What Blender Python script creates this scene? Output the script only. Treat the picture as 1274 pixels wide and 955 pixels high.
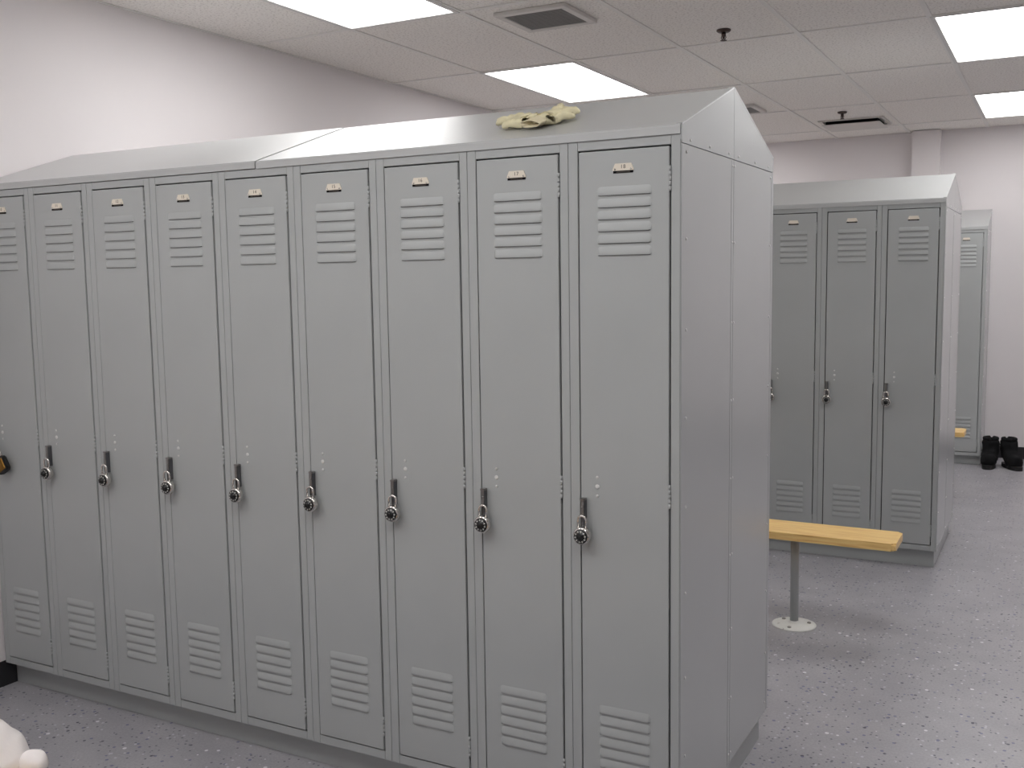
import bpy, bmesh, math, random
from mathutils import Vector, Matrix, noise
random.seed(7)
for o in list(bpy.data.objects): bpy.data.objects.remove(o)
S = bpy.context.scene
COL = S.collection

# ---------------------------------------------------------------- camera
CX, CY, CZ = 0.83604, -2.4341, 1.55697
YAW, PITCH, ROLL, FPX = -0.49546, -0.10382, -0.01453, 1266.37
cam_d = bpy.data.cameras.new('camera'); cam = bpy.data.objects.new('camera', cam_d); COL.objects.link(cam)
fwd = Vector((math.sin(YAW)*math.cos(PITCH), math.cos(YAW)*math.cos(PITCH), math.sin(PITCH)))
r0 = Vector((math.cos(YAW), -math.sin(YAW), 0)); u0 = r0.cross(fwd)
rt = r0*math.cos(ROLL) + u0*math.sin(ROLL); up = -r0*math.sin(ROLL) + u0*math.cos(ROLL)
cam.matrix_world = Matrix(((rt.x, up.x, -fwd.x, CX), (rt.y, up.y, -fwd.y, CY), (rt.z, up.z, -fwd.z, CZ), (0, 0, 0, 1)))
cam_d.sensor_fit = 'HORIZONTAL'; cam_d.sensor_width = 36.0; cam_d.lens = 36.0*FPX/1274.0
cam_d.clip_start = 0.02; cam_d.clip_end = 60
S.camera = cam
# ---------------------------------------------------------------- world, exposure
w = bpy.data.worlds.new('world'); S.world = w; w.use_nodes = True
w.node_tree.nodes['Background'].inputs[0].default_value = (.8, .85, 1, 1)
w.node_tree.nodes['Background'].inputs[1].default_value = 0.02
S.view_settings.view_transform = 'Standard'; S.view_settings.look = 'None'
S.view_settings.gamma = 1; S.view_settings.use_curve_mapping = False
S.view_settings.exposure = 0.0
LAMP = 7.4                     # emission of the fluorescent panels
LAMP_COL = (1.0, .992, .985)

# ---------------------------------------------------------------- materials
def lin(c):
    return tuple(((v/255)/12.92 if v/255 <= .04045 else ((v/255+.055)/1.055)**2.4) for v in c)
def mat(name, rgb, rough=.5, metal=0, spec=.5, coat=0, coat_r=.1):
    m = bpy.data.materials.new(name); m.use_nodes = True
    b = m.node_tree.nodes['Principled BSDF']
    b.inputs['Base Color'].default_value = (*lin(rgb), 1)
    b.inputs['Roughness'].default_value = rough; b.inputs['Metallic'].default_value = metal
    b.inputs['Specular IOR Level'].default_value = spec
    b.inputs['Coat Weight'].default_value = coat; b.inputs['Coat Roughness'].default_value = coat_r
    return m
def nodes(m): return m.node_tree.nodes, m.node_tree.links, m.node_tree.nodes['Principled BSDF']
def tex(m, kind, scale, **kw):
    n, l, b = nodes(m)
    tc = n.new('ShaderNodeTexCoord'); mp = n.new('ShaderNodeMapping')
    l.new(tc.outputs['Object'], mp.inputs[0]); mp.inputs['Scale'].default_value = kw.get('stretch', (1, 1, 1))
    t = n.new(kind); t.inputs['Scale'].default_value = scale
    if 'detail' in kw: t.inputs['Detail'].default_value = kw['detail']
    l.new(mp.outputs[0], t.inputs['Vector']); return t
def ramp(m, src, stops, out='Fac'):
    n, l, b = nodes(m); r = n.new('ShaderNodeValToRGB'); l.new(src, r.inputs[0])
    e = r.color_ramp.elements
    while len(e) < len(stops): e.new(.5)
    for i, (p, c) in enumerate(stops): e[i].position = p; e[i].color = (*c, 1)
    return r
def bump(m, src, strength, dist=.002):
    n, l, b = nodes(m); bp = n.new('ShaderNodeBump'); bp.inputs['Strength'].default_value = strength
    bp.inputs['Distance'].default_value = dist; l.new(src, bp.inputs['Height']); l.new(bp.outputs[0], b.inputs['Normal'])
def vary(m, rgb, amt, scale, detail=4, **kw):
    t = tex(m, 'ShaderNodeTexNoise', scale, detail=detail, **kw)
    c = lin(rgb)
    r = ramp(m, t.outputs['Fac'], [(.3, tuple(v*(1-amt) for v in c)), (.7, tuple(min(1, v*(1+amt)) for v in c))])
    nodes(m)[1].new(r.outputs[0], nodes(m)[2].inputs['Base Color']); return t

PAINT = (172, 175, 175)
M_paint = mat('locker_paint', PAINT, .42, spec=.5)
t = vary(M_paint, PAINT, .03, 3.0)
t2 = tex(M_paint, 'ShaderNodeTexNoise', 260, detail=2); bump(M_paint, t2.outputs['Fac'], .12, .0006)
M_side = mat('end_panel_paint', PAINT, .42, spec=.7, coat=1, coat_r=.26)
vary(M_side, PAINT, .025, 2.5)
t2 = tex(M_side, 'ShaderNodeTexNoise', 90, detail=2); bump(M_side, t2.outputs['Fac'], .05, .0006)
M_hood = mat('hood_paint', (176, 178, 178), .46, spec=.9, coat=1, coat_r=.34)
vary(M_hood, (176, 178, 178), .02, 2.0)
M_dark = mat('dark_interior', (18, 18, 20), .8, spec=.1)
M_steel = mat('brushed_steel', (150, 148, 146), .28, metal=1)
M_chrome = mat('chrome', (215, 212, 208), .12, metal=1)
M_shst = mat('shaded_steel', (118, 118, 122), .4, metal=1)
M_black = mat('black_dial', (14, 14, 16), .3)
M_white = mat('dial_white', (220, 220, 215), .5)
M_brass = mat('brass', (150, 112, 52), .32, metal=1)
M_lockrub = mat('black_rubber', (22, 22, 24), .6)
M_plate = mat('cream_plate', (228, 219, 204), .45)
M_digit = mat('plate_digit', (70, 62, 55), .6)
M_rivet = mat('painted_rivet', (214, 214, 212), .3)

M_wall = mat('wall_paint', (232, 227, 228), .75, spec=.25)
t = vary(M_wall, (232, 227, 228), .02, 1.2); t2 = tex(M_wall, 'ShaderNodeTexNoise', 160, detail=3); bump(M_wall, t2.outputs['Fac'], .15, .001)
M_base = mat('vinyl_baseboard', (38, 37, 40), .35)
M_tee = mat('grid_white', (232, 229, 226), .5)
M_tile = mat('ceiling_tile', (226, 221, 219), .95, spec=.05)
n, l, b = nodes(M_tile)
v = tex(M_tile, 'ShaderNodeTexNoise', 95, detail=6)
r = ramp(M_tile, v.outputs['Fac'], [(.36, lin((214, 209, 205))), (.46, lin((243, 239, 235))), (1, lin((246, 243, 239)))])
l.new(r.outputs[0], b.inputs['Base Color']); bump(M_tile, v.outputs['Fac'], .4, .002)

# speckled vinyl floor: flecks of white, charcoal and blue over mottled grey lavender
M_floor = mat('speckled_vinyl', (138, 134, 146), .32, spec=.5)
n, l, b = nodes(M_floor)
t = tex(M_floor, 'ShaderNodeTexNoise', 5, detail=8)
r = ramp(M_floor, t.outputs['Fac'], [(.3, lin((160, 158, 163))), (.7, lin((174, 172, 176)))])
cur = r.outputs[0]
tn = tex(M_floor, 'ShaderNodeTexNoise', 120, detail=4)
mx = n.new('ShaderNodeMixRGB'); mx.blend_type = 'MULTIPLY'; mx.inputs[0].default_value = .6
rn = ramp(M_floor, tn.outputs['Fac'], [(.35, (.78, .78, .8)), (.6, (1, 1, 1))])
l.new(cur, mx.inputs[1]); l.new(rn.outputs[0], mx.inputs[2]); cur = mx.outputs[0]
for sc, th, colr, keep in ((34, .2, (74, 72, 88), .86), (27, .19, (226, 224, 228), .90), (40, .24, (112, 112, 140), .8), (50, .24, (196, 195, 202), .82), (62, .26, (104, 102, 112), .75)):
    vo = tex(M_floor, 'ShaderNodeTexVoronoi', sc); vo.inputs['Randomness'].default_value = 1
    m1 = n.new('ShaderNodeMath'); m1.operation = 'LESS_THAN'; m1.inputs[1].default_value = th; l.new(vo.outputs['Distance'], m1.inputs[0])
    sp = n.new('ShaderNodeSeparateColor'); l.new(vo.outputs['Color'], sp.inputs[0])
    m2 = n.new('ShaderNodeMath'); m2.operation = 'GREATER_THAN'; m2.inputs[1].default_value = keep; l.new(sp.outputs[0], m2.inputs[0])
    m3 = n.new('ShaderNodeMath'); m3.operation = 'MULTIPLY'; l.new(m1.outputs[0], m3.inputs[0]); l.new(m2.outputs[0], m3.inputs[1])
    mx = n.new('ShaderNodeMixRGB'); l.new(m3.outputs[0], mx.inputs[0]); l.new(cur, mx.inputs[1]); mx.inputs[2].default_value = (*lin(colr), 1); cur = mx.outputs[0]
l.new(cur, b.inputs['Base Color'])
bump(M_floor, tn.outputs['Fac'], .08, .0008)

M_wood = mat('maple', (236, 196, 130), .3, spec=.5)
n, l, b = nodes(M_wood)
wv = tex(M_wood, 'ShaderNodeTexNoise', 9, detail=6, stretch=(.7, 14, 14))
r = ramp(M_wood, wv.outputs['Fac'], [(.28, lin((216, 166, 98))), (.5, lin((246, 206, 134))), (.75, lin((252, 220, 152)))])
l.new(r.outputs[0], b.inputs['Base Color'])
M_post = mat('grey_post', (172, 175, 176), .4)
M_flange = mat('worn_flange', (188, 188, 184), .5)
t = tex(M_flange, 'ShaderNodeTexNoise', 22, detail=6)
r = ramp(M_flange, t.outputs['Fac'], [(.28, lin((120, 118, 114))), (.36, lin((214, 214, 210))), (1, lin((226, 226, 222)))])
nodes(M_flange)[1].new(r.outputs[0], nodes(M_flange)[2].inputs['Base Color'])
M_glove = mat('cream_glove', (222, 214, 180), .85, spec=.1)
t = vary(M_glove, (224, 216, 182), .12, 30); bump(M_glove, t.outputs['Fac'], .5, .004)
M_cuff = mat('glove_cuff', (214, 204, 174), .9, spec=.1)
M_towel = mat('white_towel', (232, 226, 224), .9, spec=.1)
t = tex(M_towel, 'ShaderNodeTexNoise', 60, detail=3); bump(M_towel, t.outputs['Fac'], .3, .003)
M_boot = mat('black_boot', (20, 20, 22), .8, spec=.2)
t = tex(M_boot, 'ShaderNodeTexNoise', 60, detail=4); bump(M_boot, t.outputs['Fac'], .6, .004)
M_sole = mat('boot_sole', (12, 12, 13), .6)
M_lampf = mat('lamp_frame', (214, 212, 210), .4)
M_grille = mat('vent_grille', (120, 118, 116), .5)
M_vent = mat('vent_white', (212, 208, 204), .5)
M_lamp = bpy.data.materials.new('lit_diffuser'); M_lamp.use_nodes = True
n = M_lamp.node_tree.nodes; n.clear()
em = n.new('ShaderNodeEmission'); em.inputs[0].default_value = (*LAMP_COL, 1); em.inputs[1].default_value = LAMP
ou = n.new('ShaderNodeOutputMaterial'); M_lamp.node_tree.links.new(em.outputs[0], ou.inputs[0])

# ---------------------------------------------------------------- mesh helpers
def new(): return bmesh.new()
def box(bm, x0, x1, y0, y1, z0, z1, bev=0, mi=0, seg=1):
    vs = [bm.verts.new((x, y, z)) for x in (x0, x1) for y in (y0, y1) for z in (z0, z1)]
    fs = [bm.faces.new([vs[i] for i in f]) for f in ((0, 1, 3, 2), (4, 6, 7, 5), (0, 4, 5, 1), (2, 3, 7, 6), (0, 2, 6, 4), (1, 5, 7, 3))]
    for f in fs: f.material_index = mi
    if bev:
        es = list({e for f in fs for e in f.edges})
        r = bmesh.ops.bevel(bm, geom=es, offset=bev, segments=seg, affect='EDGES', profile=.5)
        for f in r['faces']: f.material_index = mi
    return fs
def prism(bm, pts, axis, a0, a1, mi=0):
    """extrude a closed 2-D outline; axis 0: pts are (y,z); 1: (x,z); 2: (x,y)"""
    def P(p, a): return {0: (a, p[0], p[1]), 1: (p[0], a, p[1]), 2: (p[0], p[1], a)}[axis]
    A = [bm.verts.new(P(p, a0)) for p in pts]; B = [bm.verts.new(P(p, a1)) for p in pts]
    fs = [bm.faces.new(A), bm.faces.new(B[::-1])]
    for i in range(len(pts)):
        j = (i+1) % len(pts); fs.append(bm.faces.new((A[i], B[i], B[j], A[j])))
    for f in fs: f.material_index = mi
    return fs
def lathe(bm, prof, c=(0, 0, 0), axis='Z', seg=24, mi=0):
    """prof: list of (radius, height); surface of revolution with closed ends"""
    rings = []
    for rr, h in prof:
        ring = []
        for k in range(seg):
            a = 2*math.pi*k/seg; x, y = rr*math.cos(a), rr*math.sin(a)
            p = (x, y, h) if axis == 'Z' else ((x, h, y) if axis == 'Y' else (h, x, y))
            ring.append(bm.verts.new((p[0]+c[0], p[1]+c[1], p[2]+c[2])))
        rings.append(ring)
    fs = []
    for a, b in zip(rings, rings[1:]):
        for k in range(seg): fs.append(bm.faces.new((a[k], a[(k+1) % seg], b[(k+1) % seg], b[k])))
    fs.append(bm.faces.new(rings[0][::-1])); fs.append(bm.faces.new(rings[-1]))
    for f in fs: f.material_index = mi; f.smooth = True
def tube(bm, pts, rad, seg=10, mi=0):
    pts = [Vector(p) for p in pts]; rings = []
    ref = Vector((0, 1, 0))
    for i, p in enumerate(pts):
        d = (pts[min(i+1, len(pts)-1)] - pts[max(i-1, 0)]).normalized()
        a = d.cross(ref).normalized(); b_ = d.cross(a).normalized()
        rings.append([bm.verts.new(p + (a*math.cos(2*math.pi*k/seg) + b_*math.sin(2*math.pi*k/seg))*rad) for k in range(seg)])
    for A, B in zip(rings, rings[1:]):
        for k in range(seg):
            f = bm.faces.new((A[k], A[(k+1) % seg], B[(k+1) % seg], B[k])); f.smooth = True; f.material_index = mi
    for R_ in (rings[0], rings[-1]):
        f = bm.faces.new(R_); f.material_index = mi
def mesh(name, bm, *mats):
    bmesh.ops.recalc_face_normals(bm, faces=bm.faces)
    me = bpy.data.meshes.new(name); bm.to_mesh(me); bm.free()
    for m in mats: me.materials.append(m)
    return me
def put(name, me, parent=None, loc=(0, 0, 0), rot=(0, 0, 0)):
    o = bpy.data.objects.new(name, me); COL.objects.link(o)
    o.location = loc; o.rotation_euler = rot
    if parent: o.parent = parent
    return o
def obj(name, bm, m, parent=None, loc=(0, 0, 0), rot=(0, 0, 0)):
    ms = m if isinstance(m, (list, tuple)) else (m,)
    return put(name, mesh(name, bm, *ms), parent, loc, rot)
def tag(o, label, cat, group=None):
    o['label'] = label; o['category'] = cat
    if group: o['group'] = group
    return o
def thing(name, label, cat, loc=(0, 0, 0), rot=(0, 0, 0), group=None):
    return tag(put(name, None, None, loc, rot), label, cat, group)
def struct(name, bm, m, parent=None):
    o = obj(name, bm, m, parent)
    if not parent: o['kind'] = 'structure'
    return o
def skin(name, pts, edges, m, parent=None, loc=(0, 0, 0), rot=(0, 0, 0), sub=2, scale=(1, 1, 1), rough=0, root=0, seed=0):
    me = bpy.data.meshes.new('tmp'); me.from_pydata([p[:3] for p in pts], edges, [])
    o = bpy.data.objects.new('tmp', me); COL.objects.link(o)
    sk = o.modifiers.new('s', 'SKIN'); sk.use_smooth_shade = True
    for i, p in enumerate(pts):
        rr = p[3] if isinstance(p[3], tuple) else (p[3], p[3])
        me.skin_vertices[0].data[i].radius = rr
        me.skin_vertices[0].data[i].use_root = (i == root)
    sb = o.modifiers.new('u', 'SUBSURF'); sb.levels = sub
    dg = bpy.context.evaluated_depsgraph_get(); dg.update()
    m2 = bpy.data.meshes.new_from_object(o.evaluated_get(dg)); bpy.data.objects.remove(o); m2.name = name
    for v in m2.vertices:
        c = v.co
        if rough:
            c = c + v.normal*rough*noise.noise(c*38+Vector((seed, 0, 0))) + v.normal*rough*.5*noise.noise(c*90+Vector((seed, 3, 0)))
        v.co = Vector((c[0]*scale[0], c[1]*scale[1], c[2]*scale[2]))
    m2.materials.clear(); m2.materials.append(m)
    for p in m2.polygons: p.use_smooth = True
    return put(name, m2, parent, loc, rot)

# ---------------------------------------------------------------- dimensions
W = .3048; D = .449; ZB = .094; ZT = 1.902; ZH = 1.924; ZP = 2.079
XL, XR, YF, YB, ZC = -2.752, 3.85, -3.25, 6.91, 2.725
ROW2 = (.2994, 3.2018); ROW3 = (.3000, 6.456)

# ---------------------------------------------------------------- room shell
bm = new(); box(bm, XL-.1, XR+.1, YF-.1, YB+.1, -.08, 0); struct('floor', bm, M_floor)
bm = new(); box(bm, XL-.1, XL, YF-.1, YB+.1, 0, ZC+.12); struct('wall_left', bm, M_wall)
bm = new(); box(bm, XR, XR+.1, YF-.1, YB+.1, 0, ZC+.12); struct('wall_right', bm, M_wall)
bm = new(); box(bm, XL, XR, YB, YB+.1, 0, ZC+.12); struct('wall_back', bm, M_wall)
bm = new(); box(bm, XL, XR, YF-.1, YF, 0, ZC+.12); struct('wall_front', bm, M_wall)
bm = new(); box(bm, -.315, -.098, YB-.12, YB+.01, 0, ZC); o = struct('trim_1', bm, M_wall)
o['label'] = 'square white column boxed out from the back wall up to the ceiling'
HB = .1
bm = new(); box(bm, XL, XL+.006, YF, .048, 0, HB, .001); struct('baseboard_left', bm, M_base)
bm = new(); box(bm, ROW3[0]+.004, XR, YB-.006, YB, 0, HB, .001); struct('baseboard_back', bm, M_base)
bm = new(); box(bm, XR-.006, XR, YF, YB-.006, 0, HB, .001); struct('baseboard_right', bm, M_base)
bm = new(); box(bm, XL+.006, XR-.006, YF, YF+.006, 0, HB, .001); struct('baseboard_front', bm, M_base)

# ceiling: backing slab, tee grid, individual lay-in tiles
bm = new(); box(bm, XL-.1, XR+.1, YF-.1, YB+.1, ZC+.12, ZC+.2); ceiling = struct('ceiling', bm, M_tile)
gx = [-2.75+.6*i for i in range(12)]; gy = [YF+1.2*i for i in range(9)] + [YB]
gy[0] = YF
lights = {(1, 1), (5, 1), (1, 3), (5, 3), (1, 5), (5, 5), (1, 7), (5, 7), (9, 5), (9, 7), (3, 1)}  # closing entries are unseen panels added to brighten the room
TW = .012
bm = new(); box(bm, -TW, TW, YF, YB, 0, .004); me_m = mesh('main_tee', bm, M_tee); me_t = None
for x in gx: put('main_tee', me_m, ceiling, (x, 0, ZC))
for y in gy[1:-1]:
    for i in range(11):
        if me_t is None:
            bm = new(); box(bm, TW, .6-TW, -TW, TW, 0, .004); me_t = mesh('cross_tee', bm, M_tee)
        put('cross_tee', me_t, ceiling, (gx[i], y, ZC))
tiles = {}
def tile_mesh(h):
    if h not in tiles:
        bm = new(); box(bm, .006, .594, .006, h-.006, 0, .016, .003); tiles[h] = mesh('ceiling_tile', bm, M_tile)
    return tiles[h]
for i in range(11):
    for j in range(9):
        if (i, j) in lights: continue
        put('ceiling_tile', tile_mesh(round(gy[j+1]-gy[j], 3)), ceiling, (gx[i], gy[j], ZC+.0042+random.uniform(0, .0008)))

# ---------------------------------------------------------------- ceiling lights
LL = {(1, 1): 'lit ceiling panel behind the viewer, above the left end of the front aisle', (5, 1): 'lit ceiling panel behind the viewer, above the corridor',
      (1, 3): 'fluorescent ceiling panel at top left, cut by the upper edge of the picture', (5, 3): 'bright fluorescent ceiling panel just above the frame, over the corridor',
      (3, 1): 'added fill-light ceiling panel behind the viewer, above the middle of the front aisle',  # extra panel, added to brighten the near doors
      (9, 5): 'added fill-light ceiling panel right of the frame, nearer of two', (9, 7): 'added fill-light ceiling panel right of the frame, farther of two',  # invented panels out of view, added for brightness
      (1, 5): 'bright fluorescent ceiling panel seen above the gloves on the near row', (5, 5): 'larger bright fluorescent ceiling panel at the upper right edge',
      (1, 7): 'fluorescent ceiling panel hidden beyond the near row, at the far left', (5, 7): 'smaller far fluorescent ceiling panel, lower at the right edge'}
bm = new()
for a in ((0, .6, 0, .022), (0, .6, 1.178, 1.2), (0, .022, .022, 1.178), (.578, .6, .022, 1.178)): box(bm, *a, 0, .05, .0015)
me_f = mesh('frame', bm, M_lampf)
bm = new(); box(bm, .022, .578, .022, 1.178, .006, .012); me_d = mesh('diffuser', bm, M_lamp)
for (i, j) in sorted(lights):
    t = thing('ceiling_light', LL[(i, j)], 'light', (gx[i], gy[j], ZC-.003), group='fluorescent ceiling panels')
    put('frame', me_f, t); put('diffuser', me_d, t)

# ---------------------------------------------------------------- vents, sprinklers, diffuser
def vent(x, y, label):
    t = thing('ceiling_vent', label, 'vent', (x, y, ZC), group='square ceiling grilles')
    bm = new(); a, c = .175, .142
    for p in ((-a, a, -a, -c), (-a, a, c, a), (-a, -c, -c, c), (c, a, -c, c)): box(bm, *p, -.014, .004, .003)
    obj('frame', bm, M_vent, t)
    bm = new(); box(bm, -c, c, -c, c, 0, .003); obj('backing', bm, M_dark, t)
    bm = new(); n_ = 17
    for k in range(n_):
        q = -c+(k+.5)*2*c/n_; box(bm, q-.0045, q+.0045, -c, c, -.007, -.005); box(bm, -c, c, q-.0045, q+.0045, -.0105, -.0085)
    g = obj('grille', bm, M_grille, t); g['kind'] = 'stuff'
vent(-1.262, 1.822, 'square egg-crate return vent in ceiling above the near row')
vent(-1.262, 4.87, 'far ceiling vent half hidden behind the near row ridge')
t = thing('air_diffuser', 'square drop-plate air diffuser near the back wall, dark gap along its edges', 'vent', (-.64, 6.0, ZC))
bm = new(); box(bm, -.215, .215, -.2, .2, -.034, -.028, .002); obj('face_plate', bm, M_vent, t)
bm = new(); box(bm, -.19, .19, -.175, .175, -.028, .004); obj('neck', bm, M_dark, t)
bm = new()
for p in ((-.24, .24, -.225, -.2), (-.24, .24, .2, .225), (-.24, -.215, -.2, .2), (.215, .24, -.2, .2)): box(bm, *p, -.006, .004, .001)
obj('frame', bm, M_vent, t)
M_spr = mat('sprinkler_metal', (78, 66, 62), .4, metal=.6)
def sprinkler(x, y, label):
    t = thing('sprinkler', label, 'sprinkler', (x, y, ZC), group='ceiling sprinklers')
    bm = new(); lathe(bm, [(.034, .004), (.034, -.003), (.026, -.009), (.014, -.011)]); obj('escutcheon', bm, M_spr, t)
    bm = new(); lathe(bm, [(.011, -.010), (.011, -.022), (.008, -.026), (.0045, -.04)], seg=12)
    tube(bm, [(-.008, 0, -.022), (-.012, 0, -.034), (-.003, 0, -.046)], .002, 6); tube(bm, [(.008, 0, -.022), (.012, 0, -.034), (.003, 0, -.046)], .002, 6)
    obj('body', bm, M_spr, t)
    bm = new(); lathe(bm, [(.005, -.043), (.016, -.046), (.016, -.048), (.004, -.049)], seg=16); obj('deflector', bm, M_spr, t)
sprinkler(-.645, 2.5, 'dark pendant sprinkler head in ceiling, nearer and higher in view')
sprinkler(-.63, 5.42, 'small sprinkler head in ceiling just in front of the far air diffuser')

# ---------------------------------------------------------------- locker meshes (origin: right front bottom corner of the unit on its plinth, z from 0 = floor)
DX0, DX1, DZ0, DZ1 = -.2755, -.0265, .1235, 1.8765   # door opening
G = .0021
def stile(x0, x1):
    bm = new(); box(bm, x0, x1, 0, .03, ZB, ZT, .0008); return mesh('frame', bm, M_paint)
bm = new()
box(bm, DX1+G, -.0006, -.0, .03, ZB, ZT, .001)                     # right stile
box(bm, -W+.0006, DX0-G, -.0, .03, ZB, ZT, .001)                   # left stile
box(bm, DX0-G+.0004, DX1+G-.0004, .0006, .03, DZ1+G, ZT, .0008)    # head
box(bm, DX0-G+.0004, DX1+G-.0004, .0006, .03, ZB, DZ0-G, .0008)    # sill
ME_frame = mesh('frame', bm, M_paint)
bm = new()
box(bm, -W+.0006, -W+.002, .03, D-.001, ZB, ZT-.001); box(bm, -.002, -.0006, .03, D-.001, ZB, ZT-.001)
box(bm, -W+.002, -.002, D-.002, D-.001, ZB, ZT-.001); box(bm, -W+.002, -.002, .03, D-.002, ZB, ZB+.002)
box(bm, -W+.002, -.002, .03, D-.002, ZT-.003, ZT-.001); box(bm, -W+.002, -.002, .03, D-.002, 1.62, 1.623)
box(bm, DX0-.01, DX0-.001, .006, .028, ZB+.01, ZT-.01, mi=1); box(bm, DX1+.001, DX1+.01, .006, .028, ZB+.01, ZT-.01, mi=1)
box(bm, DX0, DX1, .022, .028, DZ1-.012, DZ1+.004, mi=1); box(bm, DX0, DX1, .022, .028, DZ0-.004, DZ0+.012, mi=1)
ME_case = mesh('case', bm, M_paint, M_dark)
bm = new(); box(bm, DX0+G, DX1-G, -.003, .018, DZ0+G, DZ1-G, .0022, seg=2); ME_door = mesh('door', bm, M_paint)
# louvre: pressed hood, uncut bottom opening shaded in with dark faces
bm = new()
L0, L1 = -.0735, .0735
prof = [(0, .0225), (-.0010, .0195), (-.0027, .0130), (-.0038, .0065), (-.0043, .0008), (-.0040, 0)]
secs = []
for x, k in ((L0, .12), (L0+.0035, .62), (L0+.0075, 1), (L1-.0075, 1), (L1-.0035, .62), (L1, .12)):
    secs.append([bm.verts.new((x, p[0]*k+.0001, p[1] if k == 1 else p[1]*(.75+.25*k)+.0006)) for p in prof])
for A, B in zip(secs, secs[1:]):
    for k in range(len(prof)-1):
        f = bm.faces.new((A[k], A[k+1], B[k+1], B[k])); f.smooth = True
vb = [bm.verts.new((x, -.0001, -.0004)) for x in (L0+.004, L1-.004)]
f = bm.faces.new([bm.verts.new((L0+.004, -.0040, 0)), bm.verts.new((L1-.004, -.0040, 0)), vb[1], vb[0]]); f.material_index = 1
fs = bm.faces.new([bm.verts.new((L0+.003, -.0003, .002)), bm.verts.new((L1-.003, -.0003, .002)), bm.verts.new((L1-.003, -.0003, -.0006)), bm.verts.new((L0+.003, -.0003, -.0006))]); fs.material_index = 1
ME_louvre = mesh('louvre', bm, M_paint, M_dark)
def dome(rad, h, m, name):
    bm = new(); lathe(bm, [(rad, 0), (rad, -h*.35), (rad*.8, -h*.75), (rad*.4, -h)], axis='Y', seg=14); return mesh(name, bm, m)
ME_rs = dome(.0038, .003, M_rivet, 'rivet'); ME_rb = dome(.0062, .0022, M_rivet, 'rivet')
bm = new()
for k in range(5): lathe(bm, [(.0033, k*.0125), (.0033, k*.0125+.0117)], axis='Z', seg=10)
ME_hinge = mesh('hinge', bm, M_paint)
# finger-lift handle with the hasp eye
bm = new()
box(bm, -.0055, -.0035, -.020, 0, 0, .074, .0006); box(bm, .0035, .0055, -.020, 0, 0, .074, .0006, mi=1)  # right fin darker: its dark reflection is put into the steel colour
box(bm, -.0055, .0055, -.020, -.018, .03, .074, .0006); box(bm, -.004, .004, -.018, 0, .004, .07, mi=1)
box(bm, -.0075, .0075, -.021, -.006, .070, .0755, .0008)
lathe(bm, [(.0028, -.0212), (.0028, -.018)], c=(0, 0, .052), axis='Y', seg=10)
ME_handle = mesh('handle', bm, M_steel, M_shst)
# number plate
def plate_mesh(num):
    bm = new(); h = .018
    prism(bm, [(-.028, 0), (-.028, .004), (-.022, h), (.022, h), (.028, .004), (.028, 0)], 1, -.0022, 0)
    prism(bm, [(-.027, -.0062), (-.027, 0), (.027, 0), (.027, -.0062)], 1, -.0012, 0, mi=1)
    for s in (-1, 1): lathe(bm, [(.0022, -.0022), (.0022, -.0036)], c=(s*.0215, 0, .0035), axis='Y', seg=10, mi=3)
    box(bm, -.018, .018, -.0020, -.0006, -.0045, -.0022, mi=2)
    if num:
        cu = bpy.data.curves.new('t', 'FONT'); cu.body = num; cu.size = .0135; cu.extrude = .0002; cu.align_x = 'CENTER'; cu.space_character = 1.15
        to = bpy.data.objects.new('t', cu); COL.objects.link(to)
        dg = bpy.context.evaluated_depsgraph_get(); dg.update()
        tm = bpy.data.meshes.new_from_object(to.evaluated_get(dg)); bpy.data.objects.remove(to)
        vs = [bm.verts.new((v.co.x, -.0024-v.co.z, v.co.y+.0055)) for v in tm.vertices]
        for p in tm.polygons:
            try: f = bm.faces.new([vs[i] for i in p.vertices]); f.material_index = 2
            except ValueError: pass
        bpy.data.meshes.remove(tm)
    return mesh('number_plate', bm, M_plate, M_dark, M_digit, M_chrome)
ME_blank = plate_mesh('')

def make_locker(x, y, dz, label, group, num=None, front=1):
    """front locker; front=-1 turns it round to face the next aisle"""
    t = thing('locker', label, 'locker', (x, y, dz), (0, 0, 0 if front > 0 else math.pi), group)
    put('case', ME_case, t); put('frame', ME_frame, t)
    d = put('door', ME_door, t)
    for k in range(6): put('louvre', ME_louvre, d, (-.148, -.003, 1.611+.0302*k))
    for k in range(6): put('louvre', ME_louvre, d, (-.151, -.003, .236+.0302*k))
    put('number_plate', plate_mesh(num) if num else ME_blank, d, (-.150, -.003, 1.822))
    for z, m in ((1.031, ME_rs), (1.006, ME_rb), (.981, ME_rs)): put('rivet', m, d, (-.226, -.003, z))
    h = put('handle', ME_handle, t, (-.2625, -.0005, .899))
    for z in (1.765, .965, .17): put('hinge', ME_hinge, t, (DX1, -.0015, z))
    return t
RZ = [1.862, 1.648, 1.42, 1.195, .965, .737, .51, .297, .125]
bm = new(); lathe(bm, [(.0042, 0), (.0042, .0008), (.003, .0022), (.0012, .0026)], axis='X', seg=12); ME_side_rivet = mesh('rivet', bm, M_rivet)
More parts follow.
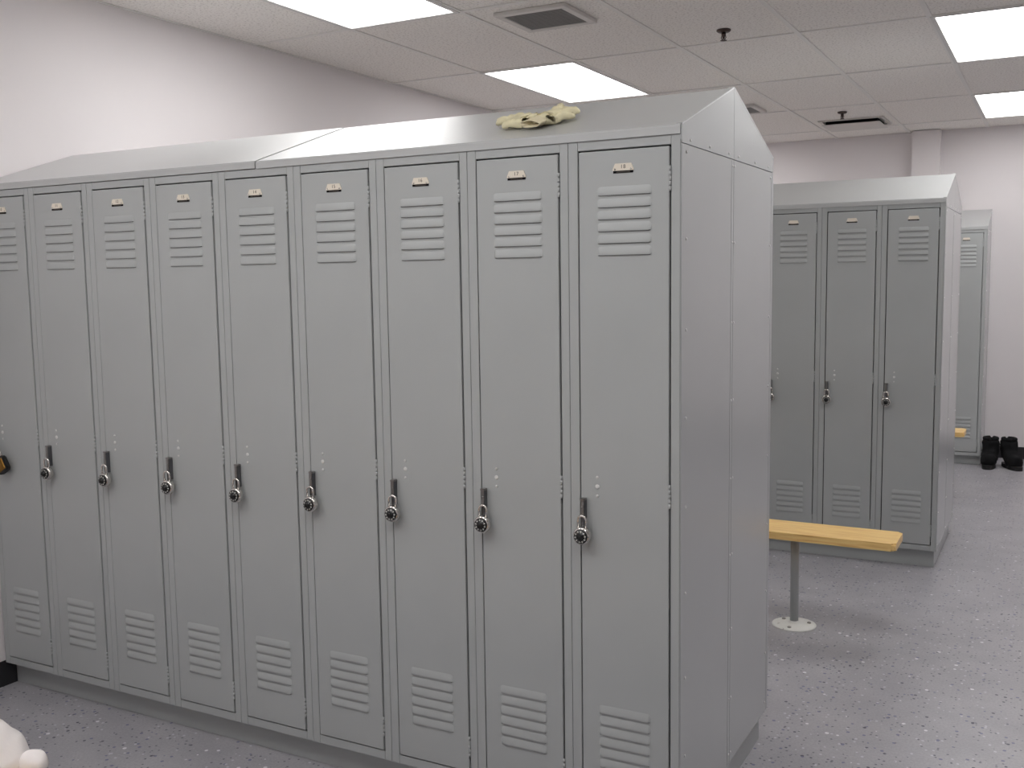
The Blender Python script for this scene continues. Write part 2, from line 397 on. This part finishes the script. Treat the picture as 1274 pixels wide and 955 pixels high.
def end_panel(t, front=1, z0=ZB-.002):
    """flat finished panel riveted to the exposed side; local x=0 plane (front=-1: the unit is turned round, so its exposed side is x=-W)"""
    s = 1 if front > 0 else -1; x = 0 if front > 0 else -W
    bm = new(); box(bm, min(x, x+s*.0022), max(x, x+s*.0022), .0008, D-.0012, z0, 1.8795, .0006)
    p = obj('end_panel', bm, M_side, t)
    bm = new(); box(bm, min(x+s*.0021, x+s*.003), max(x+s*.0021, x+s*.003), D-.021, D-.0013, z0+.004, 1.877, .0003)
    box(bm, min(x+s*.0021, x+s*.003), max(x+s*.0021, x+s*.003), .0014, .021, z0+.004, 1.877, .0003)
    obj('edge_fold', bm, M_side, p)
    for z in RZ:
        for yy in (.036, D-.010):
            put('rivet', ME_side_rivet, p, (x+s*.0024, yy, z), (0, 0, 0 if s > 0 else math.pi))

# sloping tops
SL = (ZP-ZH)/D
def hood(x0, x1, y0, dz, label, cat='locker top', double=True, end=False, peak=ZP):
    t = thing('sloping_top', label, cat, (x0, y0, dz), group=None)
    ln = x0-x1
    bm = new(); prism(bm, [(-.004, ZT), (-.004, ZH), (D-.0008, ZH+SL*D), (D-.0008, ZT+.003), (.012, ZT)], 0, -ln+.0008, -.0008)
    bmesh.ops.bevel(bm, geom=[e for e in bm.edges if all(abs(v.co.y+.004) < 1e-5 and abs(v.co.z-ZH) < 1e-5 for v in e.verts)], offset=.003, segments=2, affect='EDGES')
    obj('front_slope', bm, M_hood, t)
    if double:
        bm = new(); prism(bm, [(2*D+.004, ZT), (2*D+.004, ZH), (D+.0008, ZH+SL*D), (D+.0008, ZT+.003), (2*D-.012, ZT)], 0, -ln+.0008, -.0008)
        obj('rear_slope', bm, M_hood, t)
    if end:
        for s in ((0, 1) if double else (0,)):
            ya, yb = (0.0, D-.001) if s == 0 else (2*D, D+.001)
            sg = 1 if s == 0 else -1
            bm = new()
            fy = ya+sg*.0005
            prism(bm, [(fy+sg*.004, 1.8815), (fy, 1.89), (fy, ZH+.0025), (yb, ZH+SL*D+.001), (yb, 1.8815)], 0, -.0006, .003)
            e = obj('end_closure', bm, M_side, t)
            bm = new(); prism(bm, [(fy, ZH), (fy, ZH+.0045), (yb, ZH+SL*D+.003), (yb, ZH+SL*D-.0015)], 0, -.012, .0035)
            obj('folded_lip', bm, M_hood, e)
            for q in (.065, .225, .40):
                put('rivet', ME_side_rivet, e, (.003, ya+sg*q, 1.893))
    return t

# ---------------------------------------------------------------- padlocks
bm = new(); lathe(bm, [(.012, .0115), (.0215, .0105), (.0245, .006), (.0245, -.004), (.0225, -.0085), (.0195, -.0095)], axis='Y', seg=32); ME_lb = mesh('body', bm, M_chrome)
bm = new(); lathe(bm, [(.0195, -.009), (.0195, -.0115), (.0180, -.0138), (.0085, -.0142), (.0078, -.021), (.0062, -.0225)], axis='Y', seg=32); ME_ld = mesh('dial', bm, M_black)
bm = new()
for k in range(20):
    a = math.pi*2*k/20; l_ = .0048 if k % 2 == 0 else .0022
    w_ = .0013 if k % 2 == 0 else .0005
    c_ = .0142
    q = [bm.verts.new(((c_+sx*l_/2)*math.cos(a)-sy*w_*math.sin(a), -.01445, (c_+sx*l_/2)*math.sin(a)+sy*w_*math.cos(a))) for sx, sy in ((-1, -1), (1, -1), (1, 1), (-1, 1))]
    bm.faces.new(q)
for f in bm.faces[:]: pass
ME_lt = mesh('dial_ticks', bm, M_white)
bm = new()
pts = [(-.0115, 0, .018), (-.0115, 0, .042)] + [(-.0115*math.cos(a), 0, .042+.0115*math.sin(a)) for a in [math.pi*k/8 for k in range(1, 8)]] + [(.0115, 0, .042), (.0115, 0, .018)]
tube(bm, pts, .0036, 10); ME_ls = mesh('shackle', bm, M_chrome)
def padlock(x, y, dz, label, group, rz=0, rd=0):
    t = thing('padlock', label, 'padlock', (x-.2605, y-.0262, .875+dz), (0, math.radians(random.uniform(-3, 3)), rz), group)
    put('body', ME_lb, t); d = put('dial', ME_ld, t, rot=(0, rd, 0)); put('dial_ticks', ME_lt, d); put('shackle', ME_ls, t)

# ---------------------------------------------------------------- near row
ORD = ['rightmost', 'second from right', 'third from right', 'fourth from right', 'fifth from right', 'sixth from right', 'seventh from right', 'eighth from right', 'leftmost']
EXTRA = ['numbered 18, beside the riveted end panel', 'numbered 17, below the gloves', 'numbered 16', 'numbered 15', 'numbered 14, under the top joint', 'numbered 13', 'numbered 12', 'numbered 11', 'cut by the left edge, with the brass padlock']
for k in range(9):
    lk = make_locker(-W*k, 0, 0, f'{ORD[k]} grey locker of the near row, {EXTRA[k]}', 'lockers of the near row', str(18-k))
    if k == 0: end_panel(lk)
    if k < 8:
        padlock(-W*k, 0, 0, f'chrome padlock with black dial on locker {18-k}, {ORD[k]} in near row', 'padlocks on the near row', math.radians(3*(k % 3)), random.uniform(0, 6))
# brass rectangular padlock on the locker at the left edge
t = thing('padlock', 'brass rectangular padlock with black rim on the locker cut by the left edge', 'padlock', (-2.646, -.026, .888), (0, math.radians(-30), 0)); t.scale = (1.25, 1.0, 1.25)
bm = new(); prism(bm, [(-.018, -.026), (.018, -.026), (.023, -.02), (.023, .016), (.016, .023), (-.016, .023), (-.023, .016), (-.023, -.02)], 1, -.009, .009)
bmesh.ops.bevel(bm, geom=list(bm.edges), offset=.002, segments=2, affect='EDGES'); obj('body', bm, M_lockrub, t)
bm = new(); box(bm, -.0165, .0165, -.0112, .0112, -.019, .016, .002, seg=2); obj('brass_core', bm, M_brass, t)
bm = new(); tube(bm, pts, .0038, 10); obj('shackle', bm, M_chrome, t)
lk = make_locker(-W, 2*D, 0, 'rear locker back to back with number 18, only its riveted end panel in view', 'rear lockers showing only their end', None, -1)
end_panel(lk, -1)
hood(0, -1.362, 0, 0, 'right section of the near row sloping top, gloves lying on it', double=True, end=True)
hood(-1.3655, XL+.002, 0, .0015, 'left section of the near row sloping top, running to the wall', double=True)
bm = new(); box(bm, XL+.007, -.012, .0478, 2*D-.0478, 0, ZB-.0005, .001)
tag(obj('base_plinth', bm, M_paint), 'recessed grey metal plinth under the near row of lockers', 'plinth')

# ---------------------------------------------------------------- middle row
X2, Y2 = ROW2
N2 = ['rightmost locker of the middle row, beside the end panel', 'second locker from the right in the middle row', 'third from the right in the middle row, partly behind the near row']
for k in range(5):
    lab = ('tall grey steel ' + N2[k]) if k < 3 else f'{ORD[k]} locker of the middle row, hidden behind the near row'
    lk = make_locker(X2-W*k, Y2, .004, lab, 'lockers of the middle row')
    if k == 0: end_panel(lk)
    if k < 3: padlock(X2-W*k, Y2, .004, ['chrome and black padlock on the rightmost locker of the middle row', 'chrome and black padlock on the second locker from the right in the middle row', 'chrome and black padlock of the middle row, half hidden by the near row'][k], 'padlocks on the middle row', math.radians(4), random.uniform(0, 6))
lk = make_locker(X2-W, Y2+2*D, .004, 'rear locker at the end of the middle row, only its end panel in view', 'rear lockers showing only their end', None, -1)
end_panel(lk, -1)
hood(X2, X2-5*W, Y2, .004, 'sloping metal top of the middle row, bright under the lamp', end=True)
bm = new(); box(bm, X2-5*W, X2-.012, Y2+.0478, Y2+2*D-.0478, 0, ZB+.0035, .001)
tag(obj('base_plinth', bm, M_paint), 'recessed grey metal plinth under the middle row of lockers', 'plinth')

# ---------------------------------------------------------------- far row along the back wall
X3, Y3 = ROW3
for k in range(3):
    lk = make_locker(X3-W*k, Y3, -.018, ['far narrow-looking grey locker against the back wall beside the boots', 'far grey locker hidden behind the middle row, second from its right end', 'far grey locker hidden behind the middle row, third from its end'][k], 'lockers of the far row')
    if k == 0: end_panel(lk)
hood(X3, X3-3*W, Y3, -.018, 'sloping metal top of the far locker against the back wall', double=False, end=True)
bm = new(); box(bm, X3-3*W, X3-.004, Y3+.0478, YB-.002, 0, ZB-.0185, .001)
tag(obj('base_plinth', bm, M_paint), 'recessed grey metal plinth under the far locker', 'plinth')

# ---------------------------------------------------------------- benches
def bench(yc, label, x1=.272, x0=-2.45, posts=(-.165, -2.15)):
    t = thing('bench', label, 'bench', (0, yc, 0), group='changing benches')
    bm = new(); hw = .1125
    out = []
    for cx_, cy_, a0 in ((x1-.02, hw-.02, 0), (x0+.02, hw-.02, 90), (x0+.02, -hw+.02, 180), (x1-.02, -hw+.02, 270)):
        for k in range(6):
            a = math.radians(a0+18*k); out.append((cx_+.02*math.cos(a), cy_+.02*math.sin(a)))
    prism(bm, out, 2, .415, .447)
    bmesh.ops.bevel(bm, geom=[e for e in bm.edges if abs(e.verts[0].co.z-e.verts[1].co.z) < 1e-6], offset=.007, segments=3, affect='EDGES')
    obj('seat', bm, M_wood, t)
    for px in posts:
        bm = new(); lathe(bm, [(.0185, .004), (.0185, .414)], seg=20); p = obj('pedestal', bm, M_post, t, (px, .02, 0))
        bm = new(); lathe(bm, [(.096, 0), (.096, .004), (.088, .007), (.03, .010), (.022, .018), (.0185, .022)], seg=32); obj('floor_flange', bm, M_flange, p)
        bm = new(); lathe(bm, [(.0185, .40), (.05, .409), (.05, .4145)], seg=20); obj('top_flange', bm, M_post, p)
        for a in (25, 145, 265):
            bm = new(); lathe(bm, [(.009, .006), (.009, .011), (.005, .014)], seg=8); obj('bolt', bm, M_steel, p, (.066*math.cos(math.radians(a)), .066*math.sin(math.radians(a)), 0))
bench(2.012, 'maple wood bench on a grey post between the near and middle rows')
bench(5.28, 'far maple bench showing only its end between middle and far rows')
bench(-1.12, 'maple bench in the front aisle under the white towel, below the frame')

# ---------------------------------------------------------------- gloves on the sloping top
TH = math.atan(SL)
def glove(label, x, s, ang, mirror, curl, seed, lift=0):
    y = s*math.cos(TH); z = ZH + s*math.sin(TH)
    t = thing('work_glove', label, 'glove', (x, y, z), (0, 0, 0), 'pair of cream work gloves')
    t.rotation_euler = (Matrix.Rotation(TH, 3, 'X') @ Matrix.Rotation(ang, 3, 'Z')).to_euler()
    m = mirror
    P = [(0, 0, .020, (.030, .017)), (.035, 0, .022, (.034, .018)), (.062, 0, .021, (.033, .016)), (-.03, 0, .020, (.027, .016))]
    E = [(3, 0), (0, 1), (1, 2)]
    for f, (oy, L, c) in enumerate(((.029, .052, curl[0]), (.010, .062, curl[1]), (-.010, .058, curl[2]), (-.029, .044, curl[3]))):
        i = len(P); oy *= m
        P += [(.075, oy*1.0, .018, .0145), (.072+L*.45, oy*1.25+c*.006, .022+.018*abs(c), .0145), (.070+L*.85, oy*1.4+c*.014, .016+.003*abs(c), .0135)]
        E += [(2, i), (i, i+1), (i+1, i+2)]
    i = len(P)
    P += [(.012, .038*m, .018, .014), (.042, .060*m, .022, .0135), (.066, .063*m, .014, .0105)]
    E += [(0, i), (i, i+1), (i+1, i+2)]
    skin('palm', P, E, M_glove, t, (0, 0, lift), scale=(.92, .92, .85), rough=.009, seed=seed, root=1)
    bm = new()      # open cuff
    seg = 26; rings = []
    for xx, ry, rz, in_ in ((-.02, .028, .014, 0), (-.042, .032, .012, 0), (-.058, .038, .011, 0), (-.058, .034, .0085, 1), (-.04, .025, .005, 1), (-.02, .006, .004, 1)):
        ring = []
        for k in range(seg):
            a = 2*math.pi*k/seg; wv_ = 1+.10*math.sin(3*a+seed)+.06*math.sin(5*a)
            ring.append(bm.verts.new((xx+.004*math.sin(2*a+seed), ry*wv_*math.cos(a), .0165+lift+rz*wv_*math.sin(a)*.95)))
        rings.append(ring)
    for A, B in zip(rings, rings[1:]):
        for k in range(seg):
            f = bm.faces.new((A[k], A[(k+1) % seg], B[(k+1) % seg], B[k])); f.smooth = True
    obj('cuff', bm, M_cuff, t)
glove('cream cotton work glove lying fingers left on the near row top', -.485, .165, math.radians(160), 1, (.6, .2, -.3, .5), 1.3)
glove('cream work glove with fingers pointing up the slope, right one of the pair', -.440, .150, math.radians(72), -1, (.3, -.4, .8, -.5), 5.1, .002)

# ---------------------------------------------------------------- towel on the front bench
t = thing('towel', 'crumpled white towel on the front bench in the lower left corner', 'towel', (-1.42, -1.06, .448))
def lump(name, rx, ry, h, loc, rz, seed, fold):
    bm = new(); nu, nv = 48, 20; rings = []
    for j in range(nv+1):
        ph = (j/nv)*math.pi/2; ring = []
        for i in range(nu):
            a = 2*math.pi*i/nu
            c, s_ = math.cos(a), math.sin(a)
            ex = .75
            x = rx*math.copysign(abs(c)**ex, c)*math.cos(ph)**.55; y = ry*math.copysign(abs(s_)**ex, s_)*math.cos(ph)**.55
            z = h*math.sin(ph)**.9
            v = Vector((x, y, z)); d = fold*noise.noise(v*11+Vector((seed, 0, 0)))+fold*.5*noise.noise(v*25+Vector((0, seed, 0)))
            kk = math.sin(ph)
            ring.append(bm.verts.new((x*(1+d*2*kk), y*(1+d*2*kk), max(0, z+d*kk*1.4))))
        rings.append(ring)
    for A, B in zip(rings, rings[1:]):
        for k in range(nu):
            f = bm.faces.new((A[k], A[(k+1) % nu], B[(k+1) % nu], B[k])); f.smooth = True
    bm.faces.new(rings[0][::-1]); bmesh.ops.remove_doubles(bm, verts=bm.verts, dist=1e-5)
    return obj(name, bm, M_towel, t, loc, (0, 0, rz))
lump('bundle', .205, .13, .095, (0, 0, 0), .0, 2.2, .022)
lump('loose_fold', .032, .03, .04, (.205, .07, 0), .5, 6.2, .008)

# ---------------------------------------------------------------- boots
def boot(label, x, y, ang, seed):
    t = thing('boot', label, 'boot', (x, y, 0), (0, 0, ang), group='pair of black winter boots')
    P = [(0, 0, .085, .070), (-.003, 0, .135, .068), (-.002, 0, .185, .070), (0, 0, .228, .072), (.045, 0, .068, .062), (.10, 0, .062, .064), (.15, 0, .056, .062), (-.02, 0, .065, .062)]
    E = [(0, 1), (1, 2), (2, 3), (0, 4), (4, 5), (5, 6), (0, 7)]
    skin('upper', P, E, M_boot, t, rough=.008, seed=seed)
    bm = new(); out = []
    for k in range(28):
        a = 2*math.pi*k/28; c, s_ = math.cos(a), math.sin(a)
        out.append((.055+.135*math.copysign(abs(c)**.8, c), (.048 if c > 0 else .042)*math.copysign(abs(s_)**.75, s_)))
    prism(bm, out, 2, 0, .03); obj('sole', bm, M_sole, t)
    bm = new()
    tube(bm, [(.046*math.cos(a), .046*math.sin(a), .226) for a in [2*math.pi*k/20 for k in range(21)]], .015, 10)
    obj('collar', bm, M_boot, t)
    bm = new(); tube(bm, [(-.006+.055*math.cos(a), .055*math.sin(a), .14+.008*math.cos(a)) for a in [2*math.pi*k/20 for k in range(21)]], .004, 8)
    obj('strap', bm, M_sole, t)
boot('black winter boot beside the far locker, left one of the pair', .374, 6.47, math.radians(-94), 1)
boot('black winter boot with toe turned right, right one of the pair', .506, 6.48, math.radians(-62), 4)

bpy.context.view_layer.update()
